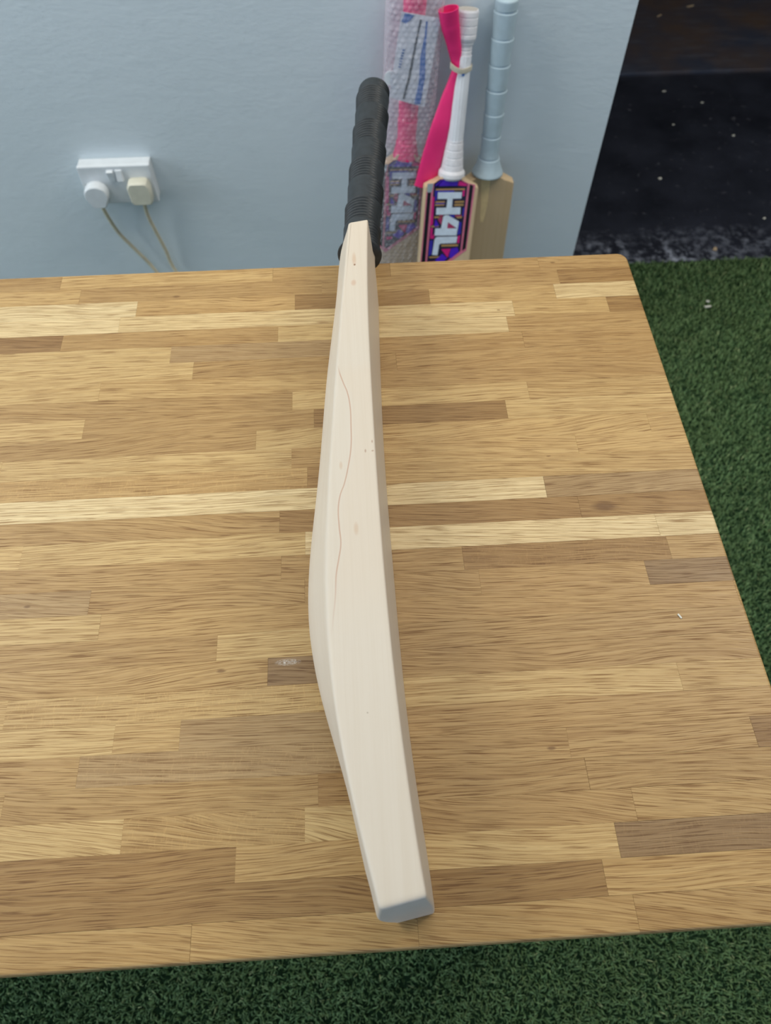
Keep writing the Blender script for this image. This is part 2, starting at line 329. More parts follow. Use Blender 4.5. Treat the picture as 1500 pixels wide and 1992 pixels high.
def stave(x0, x1, y0, y1, first, last, rightend, leftend):
    g = random.choice((.00001, .00002, .00006)); c = .00006; R = .0022
    # outline edges: front(y0), right, back(y1), left with their chamfers
    cf, cr, cb, cl = (R if last else c), (R if rightend else c), (R if first else c), (R if leftend else c)
    X0, X1 = x0+(0 if leftend else g), x1-(0 if rightend else g); Y0, Y1 = y0+(0 if last else g), y1-(0 if first else g)
    zt = TOP + random.uniform(-1, 1)*.00003
    rings = []
    for k in range(4):                                   # from the top surface down round the arris
        a = k/3*math.pi/2; s, q = 1-math.sin(a), 1-math.cos(a)
        pts = [(X0+cl*s, Y0+cf*s), (X1-cr*s, Y0+cf*s), (X1-cr*s, Y1-cb*s), (X0+cl*s, Y1-cb*s)]
        zz = zt - max(cf*0+(R if (first or last or rightend or leftend) else c), c)*q
        if (first or last) and rightend:                 # rounded table corner
            cx, cy = X1-.011, (Y1-.011 if first else Y0+.011); out = []
            sgn = 1 if first else -1
            arc = [(cx+(.011-cr*s)*math.cos(t*math.pi/2/6), cy+sgn*(.011-R*s)*math.sin(t*math.pi/2/6)) for t in range(7)]
            pts = [pts[0], pts[1]]+arc+[pts[3]] if first else [pts[0]]+arc[::-1]+[pts[2], pts[3]]
        rings.append([(*p, zz) for p in pts])
    rings.append([(p[0], p[1], TOP-TH) for p in rings[-1]])
    n = len(rings[0]); v = [p for r_ in rings for p in r_]; f = [tuple(range(n))]
    for j in range(len(rings)-1):
        for i in range(n): k = (i+1) % n; f.append((j*n+i, (j+1)*n+i, (j+1)*n+k, j*n+k))
    f.append(tuple(range(len(v)-1, len(v)-n-1, -1)))
    cx, cy = (x0+x1)/2, (y0+y1)/2
    v = [(p[0]-cx, p[1]-cy, p[2]-TOP) for p in v]
    o = mesh('stave', v, f, 'oak'); o.parent = table; o.matrix_parent_inverse = Matrix.Identity(4)
    o.location = tinv @ Vector((cx, cy, TOP)); return o, cx, cy
for r in range(NR):
    y1 = YB-r*RW; y0 = y1-RW
    ts = sorted(rowt[r])
    for (xa_, ta), (xb2, tb) in zip(ts, ts[1:]):            # a change of tone with its joint hidden under the bat
        if ta != tb and not any(xa_ < q < xb2 for q in rowj[r]): rowj[r].append(min(max((xa_+xb2)/2, max(xa_+.01, -.012)), min(xb2-.01, .012)) if xa_ < .012 and xb2 > -.012 else (xa_+xb2)/2)
    js = sorted(rowj[r]); x = min(js[0] if js else .1, -.42)
    xs = list(js) or [.02]
    while True:
        x -= random.uniform(.08, .40)
        if x < XLFT+.06: break
        xs.insert(0, x)
    while xs[-1] < XR-.45: xs.append(xs[-1]+random.uniform(.25, .4))
    bounds = [XLFT]+xs+[XR]
    for i in range(len(bounds)-1):
        a, b = bounds[i], bounds[i+1]
        o, cx, cy = stave(a, b, y0, y1, r == 0, r == NR-1, i == len(bounds)-2, i == 0)
        cand = [t for px_, t in rowt[r] if a-.001 <= px_ <= b+.001]
        t = cand[0] if cand else random.choice('LlMmGD')
        col = srgb(*T_[t]); k = random.uniform(.91, .99)
        o['tone'] = [col[0]*k, col[1]*k, col[2]*k]
        tl = tilts.get(r, (random.uniform(-.05, .07), random.uniform(.05, .5), 0))
        fk = 1.0 if any(a <= q <= b for q in rowf[r]) else tl[2]
        o['grain'] = [tl[0]*random.uniform(.6, 1.1), tl[1], fk]
        kn = [q for q in rowk[r] if a <= q[0] <= b]
        sf = [q for q in rows_[r] if a <= q[0] <= b]
        o['scuff'] = [sf[0][0]-cx, sf[0][1]-cy, sf[0][2]] if sf else [9.0, 9.0, .001]
        o['knot'] = [kn[0][0]-cx, kn[0][1]-cy, kn[0][2]] if kn else [9.0, 9.0, .001]
def tbl(name, lo, hi, mat, bevel=.002):
    o = boxm(name, lo, hi, mat, bevel=bevel); o.parent = table; o.matrix_parent_inverse = tinv.copy(); return o
for lx in (XLFT+.06, XR-.12):
    for ly in (YB-DEP+.06, YB-.12):
        tbl('leg', (lx, ly, 0), (lx+.06, ly+.06, TOP-TH), 'steel_frame')
tbl('rail', (XLFT+.12, YB-DEP+.07, TOP-TH-.05), (XR-.12, YB-DEP+.10, TOP-TH), 'steel_frame')
tbl('rail', (XLFT+.12, YB-.11, TOP-TH-.05), (XR-.12, YB-.08, TOP-TH), 'steel_frame')
cr = onz(1322, 1199, TOP); cr2 = onz(1020, 1130, TOP)
o = boxm('wood_crumb', (-.0022, -.0007, 0), (.0022, .0007, .0008), 'chip_white', bevel=.0002); o.location = (cr.x, cr.y, TOP+.0001); o.rotation_euler = (0, 0, -1.1)
tag(o, 'tiny white splinter lying on the oak table top', 'splinter')

# ------------------------------------------------------------------ main bat standing on its edge
ZT, ZL, ZS = .1075, .1005, .053
rows = [(422,681.6,681.6,715.4,717),(479,667,675,715,731),(516,662,673,715,735.5),(560,657.5,668.5,715.5,737.2),(600,653.8,664,716.3,737),(640,649.5,661,717.5,737.8),(700,641.7,656.5,720.8,739.8),(800,632,649.4,726.2,743),
 (890,623.5,642.3,731.5,748.5),(980,615.7,638,738,754.6),(1080,605.7,635.4,744.7,762.7),(1180,600,635.8,755,771),(1230,601.5,637.5,760,776),(1320,616,645.8,769,785.5),
 (1420,645,659.7,780,795),(1510,669.5,677,793,808),(1610,692,700,807.5,821.5),(1700,718,723,823,838),(1745,730,734,829.5,842)]
def curve(k, z, lo=0):
    P = [onz(r_[k], r_[0], TOP+z) for r_ in rows[lo:]]; P = sorted(P, key=lambda p: p.y)
    Y = np.array([p.y for p in P]); X = np.array([p.x for p in P]); c = np.polynomial.Polynomial.fit(Y, X, 7 if k != 1 else 9)
    lo_, hi_ = Y[0]-.01, Y[-1]
    return lambda y: float(c(min(max(y, lo_), hi_)))
fR, fL = curve(3, ZT), curve(2, ZL)
fB = curve(4, 0, 4); fS = curve(1, ZS, 2)
YT0, YSH = .0328, .597
HAX = [onz(x_, y_, TOP+.054) for x_, y_ in ((708.5, 400), (715, 300), (726, 190))]
hdx = (HAX[2].x-HAX[0].x)/(HAX[2].y-HAX[0].y)
hx = lambda y: HAX[0].x + hdx*(y-HAX[0].y)
def bat_section(y, zk=1.0, kx=0.0, inset=0.0):
    yy = min(y, YSH); xr, xl, xb, xs = fR(yy), fL(yy), fB(yy), fS(yy); ZL = ZT-.155*(xr-xl)
    e = xr-xl; xbl = xb-e*.98; xs = min(xs, xl-.0015)
    def cor(p, a, b, r_):                                # rounded corner: quadratic through p
        p, a, b = map(np.array, (p, a, b)); da = (a-p)/np.linalg.norm(a-p); db = (b-p)/np.linalg.norm(b-p)
        A, B = p+da*r_, p+db*r_; return [((1-t)**2*A+2*t*(1-t)*p+t*t*B) for t in (0, .25, .5, .75, 1)]
    P0, P1, P4, P5 = (xr, ZT), (xl, ZL), (xbl, 0.0), (xb, 0.0)
    fm = ((xr+xb)/2+.0012, ZT/2)
    pts = []
    pts += cor(P0, fm, P1, .0016)
    for t in (.1, .3, .5, .7, .9): pts.append(np.array(P0)*(1-t)+np.array(P1)*t)
    pts += cor(P1, P0, (xs, ZS+.02), .0022)
    def back(t): return xl+(xs-xl)*math.sin(t*math.pi/2)**1.15
    for t in (.15, .3, .45, .6, .72, .84, .93): pts.append(np.array((back(t), ZL+(ZS-ZL)*t)))
    pts.append(np.array((xs, ZS)))
    def back2(t): return xbl+(xs-xbl)*math.sin(t*math.pi/2)**1.15
    for t in (.93, .84, .72, .6, .45, .3, .15): pts.append(np.array((back2(t), ZS*t)))
    pts += cor(P4, (xs, ZS-.02), P5, .0022)
    for t in (.25, .5, .75): pts.append(np.array(P4)*(1-t)+np.array(P5)*t)
    pts += cor(P5, P4, fm, .0016)
    for t in (.15, .35, .5, .65, .85):
        q = np.array(P5)*(1-t)+np.array(P0)*t; q[0] += .0012*math.sin(math.pi*t); pts.append(q)
    c = np.array(((xr+xl+xb+xbl)/4, ZT/2))
    out = []
    for p in pts:
        q = np.array(p, float)
        if inset:
            d = q-c; m_ = np.array((max(e*.5, .006), ZT/2)); q = c+d*np.array((1-inset/m_[0]*.55, 1-inset/m_[1]))
        q[1] = .054+(q[1]-.054)*zk
        if kx:
            d = np.array((q[0]-c[0], q[1]-.054)); n_ = np.linalg.norm(d)+1e-6; tgt = np.array((hx(y), .054))+d/n_*.0165; q = q*(1-kx)+tgt*kx
        sh = .17*max(0, 1-(y-YT0)/.16)                   # the toe is cut square to the bowed blade
        low = .0032*max(0, 1-(y-YT0)/.05)*(1-q[1]/ZT)     # and falls a little forward towards the table
        out.append((q[0], y+sh*(q[0]-c[0])-low, TOP+q[1]))
    return out
secs = []
for d, ins in ((0, .0022), (.0004, .0012), (.0011, .0005), (.0022, .0001), (.004, 0)): secs.append(bat_section(YT0+d, inset=ins))
for y_ in np.linspace(YT0+.016, YSH-.004, 58): secs.append(bat_section(float(y_)))
for dy_, zk, kx in ((-.0015, .992, 0), (0, .972, .02), (.0025, .91, .08), (.008, .78, .25), (.015, .62, .5), (.024, .46, .8), (.034, .34, 1), (.05, .31, 1)): secs.append(bat_section(YSH+dy_, zk, kx))
bat = empty('cricket_bat', (0.01, .31, TOP))
tag(bat, 'pale unmarked cricket bat with black rubber grip standing on its edge on the oak table', 'cricket bat')
binv = Matrix.Translation((-.01, -.31, -TOP))
m, o_, c = willow('bat_wood', (212, 201, 185), 1)
sp = m.n('ShaderNodeSeparateXYZ'); m.put(sp.inputs[0], o_)
line = [(657,708),(660,722),(668,745),(676,765),(681,790),(683,830),(683,870),(678,905),(670,940),(661,965),(658,990),(660,1025),(663,1055),(659,1085),(654,1115),(652,1160),(648,1200),(644,1240)]
LP = sorted([(p.y-.31, p.x-.01) for p in (onz(a, b, TOP+.104) for a, b in line)])
fc = m.n('ShaderNodeFloatCurve'); cm = fc.mapping; cu = cm.curves[0]
ya, yb, xa, xb_ = LP[0][0], LP[-1][0], -.04, .02
while len(cu.points) < len(LP): cu.points.new(.5, .5)
for pt, (yy, xx) in zip(cu.points, LP): pt.location = ((yy-ya)/(yb-ya), (xx-xa)/(xb_-xa)); pt.handle_type = 'AUTO'
cm.update(); m.put(fc.inputs['Value'], m.mr(sp.outputs[1], ya, yb))
dist = m.math('SUBTRACT', sp.outputs[0], m.math('ADD', m.math('MULTIPLY', fc.outputs[0], xb_-xa), xa))
inr = m.math('MULTIPLY', m.math('MULTIPLY', m.mr(sp.outputs[1], ya, ya+.05), m.mr(sp.outputs[1], yb-.012, yb, 1, 0)), m.math('GREATER_THAN', sp.outputs[2], .095))
c = m.mix(m.math('MULTIPLY', inr, m.mr(dist, 0, .004, 0, .22)), c, srgb(214, 194, 170))
c = m.mix(m.math('MULTIPLY', inr, m.mr(m.math('ABSOLUTE', dist), .0002, .0007, .55, 0)), c, srgb(176, 120, 88))
warm = m.mr(sp.outputs[1], .10, .30, 0, .30); c = m.mix(warm, c, srgb(218, 196, 170))
for (a, b, rx, ry, k, col) in ((690,516,.0009,.0012,.85,(110,62,30)),(689,505,.0018,.008,.35,(190,140,95)),(688,551,.0022,.0035,.35,(190,130,90)),(711,879,.0007,.0016,.5,(150,100,70)),(725,880,.0009,.0008,.5,(150,100,70)),
        (724,862,.0006,.0014,.5,(150,100,70)),(663,903,.0012,.0035,.3,(190,150,110)),(693,1028,.0016,.005,.35,(190,150,112)),(715,1386,.0005,.0005,.6,(130,110,80))):
    p = onz(a, b, TOP+.105)
    q1 = m.math('DIVIDE', m.math('SUBTRACT', sp.outputs[0], p.x-.01), rx); q2 = m.math('DIVIDE', m.math('SUBTRACT', sp.outputs[1], p.y-.31), ry)
    dd = m.math('ADD', m.math('MULTIPLY', q1, q1), m.math('MULTIPLY', q2, q2))
    c = m.mix(m.math('MULTIPLY', m.math('GREATER_THAN', sp.outputs[2], .095), m.mr(dd, .2, 1.6, k, 0)), c, srgb(*col))
m.color(c)
v, f = loft(secs); ob = fixn(mesh('blade', [(p[0]-.01, p[1]-.31, p[2]-TOP) for p in v], f, 'bat_wood', bat, smooth=True, sharp=32))

def grip(name, length, rtop, rbot, flare, mat, parent, seglen, frame, ribs=.0, step=.0006, capr=.012, cone=0, phase=0, dv=.0007, nu=72, flen=.05):
    """rubber grip: v runs from the handle's end down to the blade; frame(v,u,r)->point"""
    secs = []; nv = int(length/dv)
    for j in range(nv+1):
        v = j*length/nv; t = v/length; r0 = rtop+(rbot-rtop)*t
        k = v/seglen+phase; seg = math.floor(k); fr = k-seg
        r0 += step*(1-fr)-(step*1.2*math.exp(-((1-fr)*seglen/.0012)**2))
        d = length-v
        if d < flen: r0 += flare*(1-d/flen)**2.2
        if d < .004: r0 -= .0012*(1-d/.004)**2
        cap = capr-math.sqrt(max(0, capr*capr-(capr-v)**2)) if v < capr else 0
        ring = []
        for i in range(nu):
            u = 2*math.pi*i/nu; r = r0-cap
            if ribs:
                side = math.sin(u-math.pi/2+(0 if seg % 2 else math.pi)+.5)          # even segments ribbed one side, odd ones the other
                w = min(1, max(0, (side+.35)*1.1)); w = w*w*(3-2*w)
                r += ribs*w*math.sin(2*math.pi*v/.0042)*(1 if v > .006 else v/.006)
            ring.append(frame(v, u, max(r, .0005)))
        secs.append(ring)
    V, F = loft(secs); return fixn(mesh(name, V, F, mat, parent, smooth=True))
YH1 = .909; GL = YH1-.609
hdir = Vector((hdx, 1, 0)).normalized()
def hframe(v, u, r):
    y = YH1-v*hdir.y; return (hx(y)+r*math.cos(u)-.01, y-r*math.cos(u)*hdx-.31, .054+r*math.sin(u)*.98)
gp = grip('grip', GL, .0176, .0170, .0038, 'rubber_black', bat, .034, hframe, ribs=.0009, step=.0017, capr=.011, phase=.25, flen=.028, dv=.0005)
hd_ = mesh('handle', *loft([[(hx(y)+.0155*math.cos(u)-.01, y-.31, .054+.0155*math.sin(u)) for u in np.linspace(0, 2*math.pi, 24, endpoint=False)] for y in (.645, .7, .8, .905)]), 'splice_wood', bat, smooth=True, sharp=40); fixn(hd_)

# ------------------------------------------------------------------ bats leaning on the wall
def bat_frame(ptop, Ytop, psh, Ysh):
    A = onY(*ptop, Ytop); B = onY(*psh, Ysh); z = (A-B).normalized(); toe = B-z*(B.z/z.z)
    x = (Vector((1, 0, 0))-z*z.x).normalized(); y = z.cross(x)
    # lift so that the blade's front toe corner, not its axis, meets the floor
    up = max(0, .02*-y.z+.0)+abs(x.z)*.054; toe = toe+z*(up/z.z)
    M = Matrix(((x.x, y.x, z.x, toe.x), (x.y, y.y, z.y, toe.y), (x.z, y.z, z.z, toe.z), (0, 0, 0, 1)))
    return M, (B-toe).length, (A-B).length
def wall_blade(root, L, w, mat, edge=.034, spine=.052, face=-.018):
    secs = []; hw = w/2
    def sec(z, k, sp_, ed, yk=1.0):
        a = hw*k; f_ = face*yk; e = f_+ed; s = f_+sp_
        r_ = min(.0025, a*.2)
        P = [(-a+r_, f_), (-a*.5, f_), (a*.5, f_), (a-r_, f_), (a, f_+r_), (a, e-r_), (a-r_, e), (a*.55, e+(s-e)*.35), (a*.2, s-.002), (0, s), (-a*.2, s-.002), (-a*.55, e+(s-e)*.35), (-a+r_, e), (-a, e-r_), (-a, f_+r_)]
        return [(x, y, z) for x, y in P]
    secs.append(sec(0, .95, edge*.6, edge*.55)); secs.append(sec(.004, .985, edge*.75, edge*.7)); secs.append(sec(.015, 1, edge*.85, edge*.8))
    for t in np.linspace(.08, .93, 16):
        b = math.exp(-((t-.33)/.28)**2); secs.append(sec(t*(L-.016), 1, edge+(spine-edge)*b+.004*(1-t), edge*(.86+.14*b)))
    secs.append(sec(L-.0165, 1, edge*.85, edge*.68)); secs.append(sec(L-.0140, .985, edge*.85, edge*.68)); secs.append(sec(L-.0110, .86, edge*.87, edge*.72))
    secs.append(sec(L-.0075, .66, edge*.98, edge*.9)); secs.append(sec(L-.002, .48, edge, edge*.95)); secs.append(sec(L+.012, .32, edge*.95, edge*.9))
    v, f = loft(secs); return fixn(mesh('blade', v, f, mat, root, smooth=True, sharp=25))
def zframe(zt):
    return lambda v, u, r: (r*math.cos(u), r*math.sin(u), zt-v)

MB, LB, HB = bat_frame((911, 17), 1.398, (878, 344), 1.332)
MC, LC, HC_ = bat_frame((987, -6), 1.399, (948, 335), 1.371)
MA, LA, HA = bat_frame((809, -22), 1.397, (789, 303), 1.377)

# --- bat with the printed sticker and bare bound handle
B = empty('cricket_bat', mtx=MB); tag(B, 'cricket bat with purple and pink printed face reading H4L and white bound handle', 'cricket bat')
wall_blade(B, LB, .108, 'willow_face')
MBi = MB.inverted()
FY = -.0182
def face_pt(zx, zy):                                      # crop pixel -> point on the blade's face, in the bat's frame
    px, py = 800+.14*zx, 320+.14*zy
    o = MBi @ CAM; d = MBi.to_3x3() @ ray(px, py); t = (FY-o.y)/d.y; q = o+d*t; return (q.x, q.z)
STK = [  # (layer, material, polygon in crop pixels)
 (1,'print_rose',[(215,270),(245,262),(905,262),(895,300),(765,1180),(770,1310),(130,1620),(100,1560)][:0] or [(212,380),(312,268),(398,204),(662,198),(800,262),(893,282),(768,1178),(215,1592),(118,1470)]),
 (2,'print_black',[(226,390),(276,390),(196,1335),(180,1500),(132,1470)]), (2,'print_silver',[(226,270),(310,262),(292,360),(280,388),(224,388)]),
 (2,'print_black',[(815,275),(864,292),(756,1168),(706,1202)]),
 (2,'print_navy',[(318,262),(402,208),(660,202),(784,270),(682,1205),(236,1530),(205,1500)]),
 (3,'print_violet',[(335,285),(420,215),(655,212),(640,300),(350,312)]), (3,'print_black',[(330,310),(420,222),(450,222),(372,312)]), (3,'print_black',[(350,300),(640,296),(636,322),(345,326)]), (3,'print_magenta',[(665,222),(778,272),(770,300),(650,292)]),
 (3,'print_gold',[(345,338),(748,330),(746,354),(342,360)]), (3,'print_blue',[(330,362),(600,358),(592,384),(372,386),(352,500),(330,500)]),
 (3,'print_magenta',[(715,360),(748,356),(738,440),(712,440)]),
 (3,'print_gold',[(338,512),(468,508),(466,530),(336,534)]), (3,'print_gold',[(334,552),(462,548),(460,570),(332,574)]), (3,'print_blue',[(340,532),(466,530),(462,550),(336,552)]),
 (3,'print_gold',[(606,508),(734,504),(732,530),(602,534)]), (3,'print_gold',[(600,550),(730,546),(726,572),(596,576)]),
 (3,'print_magenta',[(296,450),(322,450),(300,830),(262,860)]), (3,'print_blue',[(720,600),(742,600),(728,720),(708,720)]),
 (3,'print_gold',[(322,722),(430,716),(428,740),(320,746)]), (3,'print_crimson',[(390,700),(440,700),(418,840),(372,770)]), (3,'print_violet',[(338,756),(382,840),(372,880),(320,862)]),
 (3,'print_blue',[(520,700),(600,696),(600,744),(560,730)]), (3,'print_crimson',[(606,700),(700,700),(690,722),(612,726)]), (3,'print_gold',[(620,722),(706,718),(702,744),(640,748)]),
 (3,'print_crimson',[(512,802),(622,874),(498,888)]), (3,'print_blue',[(662,800),(700,800),(688,960),(640,980)]),
 (3,'print_gold',[(278,852),(385,850),(383,868),(276,872)]), (3,'print_magenta',[(270,880),(300,880),(290,1000),(320,960),(316,1030),(262,1030)]), (3,'print_magenta',[(644,1000),(680,980),(668,1090),(636,1090)]),
 (3,'print_blue',[(256,1060),(300,1050),(285,1240),(240,1270)]), (3,'print_gold',[(420,1114),(652,1108),(648,1134),(416,1140)]),
 (3,'print_magenta',[(416,1176),(548,1170),(505,1292)]), (3,'print_violet',[(552,1170),(640,1150),(664,1206),(560,1300),(520,1290)]), (3,'print_gold',[(250,1282),(402,1274),(400,1292),(248,1300)]),
 (3,'print_violet',[(430,1240),(500,1300),(420,1380),(330,1330)]), (3,'print_magenta',[(240,1350),(330,1345),(320,1385),(238,1400)]),
 (4,'print_rose',[(758,1168),(768,1190),(240,1568),(222,1546)]),
 (5,'print_white',[(372,386),(706,384),(698,470),(576,474),(566,598),(686,594),(680,690),(344,696),(350,602),(488,600),(504,476),(366,478)]),
 (5,'print_white',[(446,722),(470,706),(512,704),(662,790),(646,892),(622,876),(512,800),(498,890),(412,892)]), (5,'print_white',[(334,888),(646,888),(628,984),(324,986)]),
 (5,'print_white',[(362,1006),(640,1000),(626,1088),(408,1096),(388,1112),(364,1258),(290,1254),(322,1050),(338,1018)])]
LOC = [(ly, mt, [face_pt(*p) for p in pl]) for ly, mt, pl in STK]
def sticker(root, dx=0, dz=0):
    s = None; last = None
    for ly, mt, pl in LOC:
        P = [(x+dx, z+dz) for x, z in pl]; nm = {1: 'sticker', 2: 'panel', 3: 'print_patch', 4: 'stripe', 5: 'letter'}[ly]
        o = prism(nm, P, -.0181-ly*.00012-(.0003 if ly == 5 else 0), -.0180, mt, root if s is None else s)
        if s is None: s = o
    return s
sticker(B)['label'] = 'purple and pink printed sticker with white block letters'
# handle: bound top, ribbed paper label, bound collar
def rings_profile(name, prof, mat, parent, pitch, amp, nu=40, dv=.0008):
    z0, z1 = prof[0][0], prof[-1][0]; secs = []; n = max(8, int(abs(z1-z0)/dv))
    for j in range(n+1):
        z = z0+(z1-z0)*j/n; r = float(np.interp(z, [p[0] for p in prof], [p[1] for p in prof]))
        q = (z-z0) % pitch if pitch else 1
        r -= amp*math.exp(-(min(q, pitch-q)/.0006)**2) if pitch else 0
        secs.append([(r*math.cos(2*math.pi*i/nu), r*math.sin(2*math.pi*i/nu), z) for i in range(nu)])
    v, f = loft(secs); return fixn(mesh(name, v, f, mat, parent, smooth=True, sharp=60))
H1 = LB+HB
rings_profile('handle_binding', [(LB+.195, .0135), (H1-.055, .0140), (H1-.042, .0190), (H1-.003, .0192), (H1, .0180)], 'twine_white', B, .0125, .0007)
secs = []
for z in np.linspace(LB+.068, LB+.212, 10):
    r = .0150-(z-LB-.068)*.005
    secs.append([((r+.0005*(1 if (i//2) % 2 else 0))*math.cos(2*math.pi*i/64), (r+.0005*(1 if (i//2) % 2 else 0))*math.sin(2*math.pi*i/64), z) for i in range(64)])
v, f = loft(secs); fixn(mesh('paper_sleeve', v, f, 'paper_white', B))
rings_profile('collar_binding', [(LB-.001, .0225), (LB+.004, .0262), (LB+.012, .0255), (LB+.016, .0215), (LB+.034, .0195), (LB+.070, .0158)], 'twine_white', B, .0135, .0008)
boxm('ink_mark', (-.002, -.0158, LB+.182), (.003, -.0120, LB+.192), 'ink_blue', B, .0005)
rings_profile('handle_core', [(H1-.0015, .0172), (H1+.0006, .0165)], 'gap_grey', B, 0, 0, dv=.0005)

# --- plain bat with the light blue grip
C = empty('cricket_bat', mtx=MC); tag(C, 'plain unprinted cricket bat with light blue grip and pale splice wedge', 'cricket bat')
wall_blade(C, LC, .108, 'willow_plain')
MCi = MC.inverted()
def pc(px, py, fy=-.0181): o = MCi @ CAM; d = MCi.to_3x3() @ ray(px, py); t = (fy-o.y)/d.y; q = o+d*t; return (q.x, q.z)
prism('splice', [pc(937, 338), pc(955.5, 338), pc(948, 400), pc(940, 432), pc(934, 432)], -.0184, -.0175, 'splice_wood', C)
grip('grip', HC_+.0, .0195, .0172, .0150, 'rubber_blue', C, .0430, zframe(LC+HC_), step=.0016, capr=.004, dv=.0012, nu=48, phase=.55, flen=.055)

# --- wrapped bat
A = empty('cricket_bat', mtx=MA); tag(A, 'printed H4L cricket bat with pink grip sealed inside bubble wrap', 'cricket bat')
wall_blade(A, LA, .104, 'willow_face')
sticker(A, dz=(LA-LB)-.001)
grip('grip', HA, .0192, .0172, .0085, 'rubber_pink', A, .0430, zframe(LA+HA), step=.0014, capr=.004, dv=.0014, nu=40, flen=.05)
# bubble wrap sleeve round it
BW = empty('bubble_wrap', mtx=MA); tag(BW, 'clear bubble wrap sleeve around the bat with the pink grip', 'packaging')
def sleeve():
    z0, z1 = .001, LA+HA+.03; nz = int((z1-z0)/.0016); nf, nb = 84, 36; V = []; pitch = .0098; nu = nf+nb
    for j in range(nz+1):
        z = z0+(z1-z0)*j/nz
        k = 1 if z < LA-.02 else max(0, 1-(z-LA+.02)/.06)
        yf, yb = -.0205*k-.0285*(1-k), .0205*k+.014*(1-k); hw = .0565*k+.0505*(1-k)
        yb += .016*math.exp(-((z/LA-.33)/.3)**2)*k
        end = min(1, (z1-z)/.02+.25); yf *= end; yb *= end
        for i in range(nu):
            front = i < nf; t = -1+2*(i/nf) if front else 1-2*((i-nf)/nb)
            x = hw*t; prof = max(0, 1-abs(t)**5)**.5; y = (yf if front else yb)*prof
            if front:
                ry = z/(pitch*.866); rr = round(ry); sx = x/pitch+(.5 if rr % 2 else 0); dx_ = (sx-round(sx))*pitch; dz_ = (ry-rr)*pitch*.866
                hs = math.sin(round(sx)*12.9898+rr*78.233)*43758.5453; hs -= math.floor(hs); h = max(0, 1-(dx_*dx_+dz_*dz_)/(.0042**2))**.7*.0038*max(.25, hs)
                wr = .0011*math.sin(z*70+t*9)+.0008*math.sin(z*131-t*14)
                y -= (h+abs(wr))*min(1, prof*1.5)
            V.append((x, y, z))
    F = [(j*nu+i, j*nu+(i+1) % nu, (j+1)*nu+(i+1) % nu, (j+1)*nu+i) for j in range(nz) for i in range(nu)]
    return fixn(mesh('film', V, F, 'bubble_film', BW, smooth=True))
sleeve()
# paper packet inside the sleeve, in front of the grip
MAi = MA.inverted()
def pa(px, py, fy=-.021): o = MAi @ CAM; d = MAi.to_3x3() @ ray(px, py); t = (fy-o.y)/d.y; q = o+d*t; return np.array((q.x, q.z))
PK = empty('paper_packet', mtx=MA); tag(PK, 'white paper packet with blue and black stripes inside the bubble wrap', 'packet')
TLc, TRc, BRc, BLc = pa(781, 22), pa(857, 35), pa(826, 208), pa(757, 189)
def pk(u, v): return (TLc*(1-u)+TRc*u)*(1-v)+(BLc*(1-u)+BRc*u)*v
V = []; n1, n2 = 14, 22
for s_ in (-1, 1):
    for j in range(n2+1):
        for i in range(n1+1):
            u, v_ = i/n1, j/n2; q = pk(u, v_); b = (1-(2*u-1)**4)*(1-(2*v_-1)**6); V.append((q[0], -.0222+s_*(.0004+.0015*b), q[1]))
n_ = (n1+1)*(n2+1); F = []
for s_ in (0, 1):
    for j in range(n2):
        for i in range(n1): a = s_*n_+j*(n1+1)+i; F.append((a, a+1, a+n1+2, a+n1+1))
bd = [i for i in range(n1+1)]+[j*(n1+1)+n1 for j in range(1, n2+1)]+[n2*(n1+1)+i for i in range(n1-1, -1, -1)]+[j*(n1+1) for j in range(n2-1, 0, -1)]
for a, b in zip(bd, bd[1:]+bd[:1]): F.append((a, b, b+n_, a+n_))
fixn(mesh('packet_body', V, F, 'paper_white', PK, smooth=True, sharp=50))
def strip(name, pts, mat): return prism(name, [tuple(pa(*p, -.0245)) for p in pts], -.0246, -.0238, mat, PK)
strip('dark_stripe', [(817,38),(821,39),(813,75),(799,150),(787,193),(783,192),(794,150),(806,90)], 'ink_dark')
strip('blue_stripe', [(829,42),(832,42),(828,100),(827,150),(818,203),(806,202),(815,160),(818,110),(826,70)], 'ink_blue')
strip('blue_corner', [(788,26),(806,30),(800,38),(790,46),(781,42)], 'ink_blue')
for k in range(7):                                        # illegible small blue lettering
    a = 783-k*1.3; b = 96+k*5.4; strip('print_mark', [(a, b), (a+5, b+1), (a+4.4, b+3.6), (a-.6, b+2.6)], 'ink_text')
c_ = pa(760, 152, -.0250); cir = [(c_[0]+.0115*math.cos(t), c_[1]+.0125*math.sin(t)) for t in np.linspace(0, 2*math.pi, 28, endpoint=False)]
prism('round_sticker', cir, -.0256, -.0240, 'paper_white', PK)

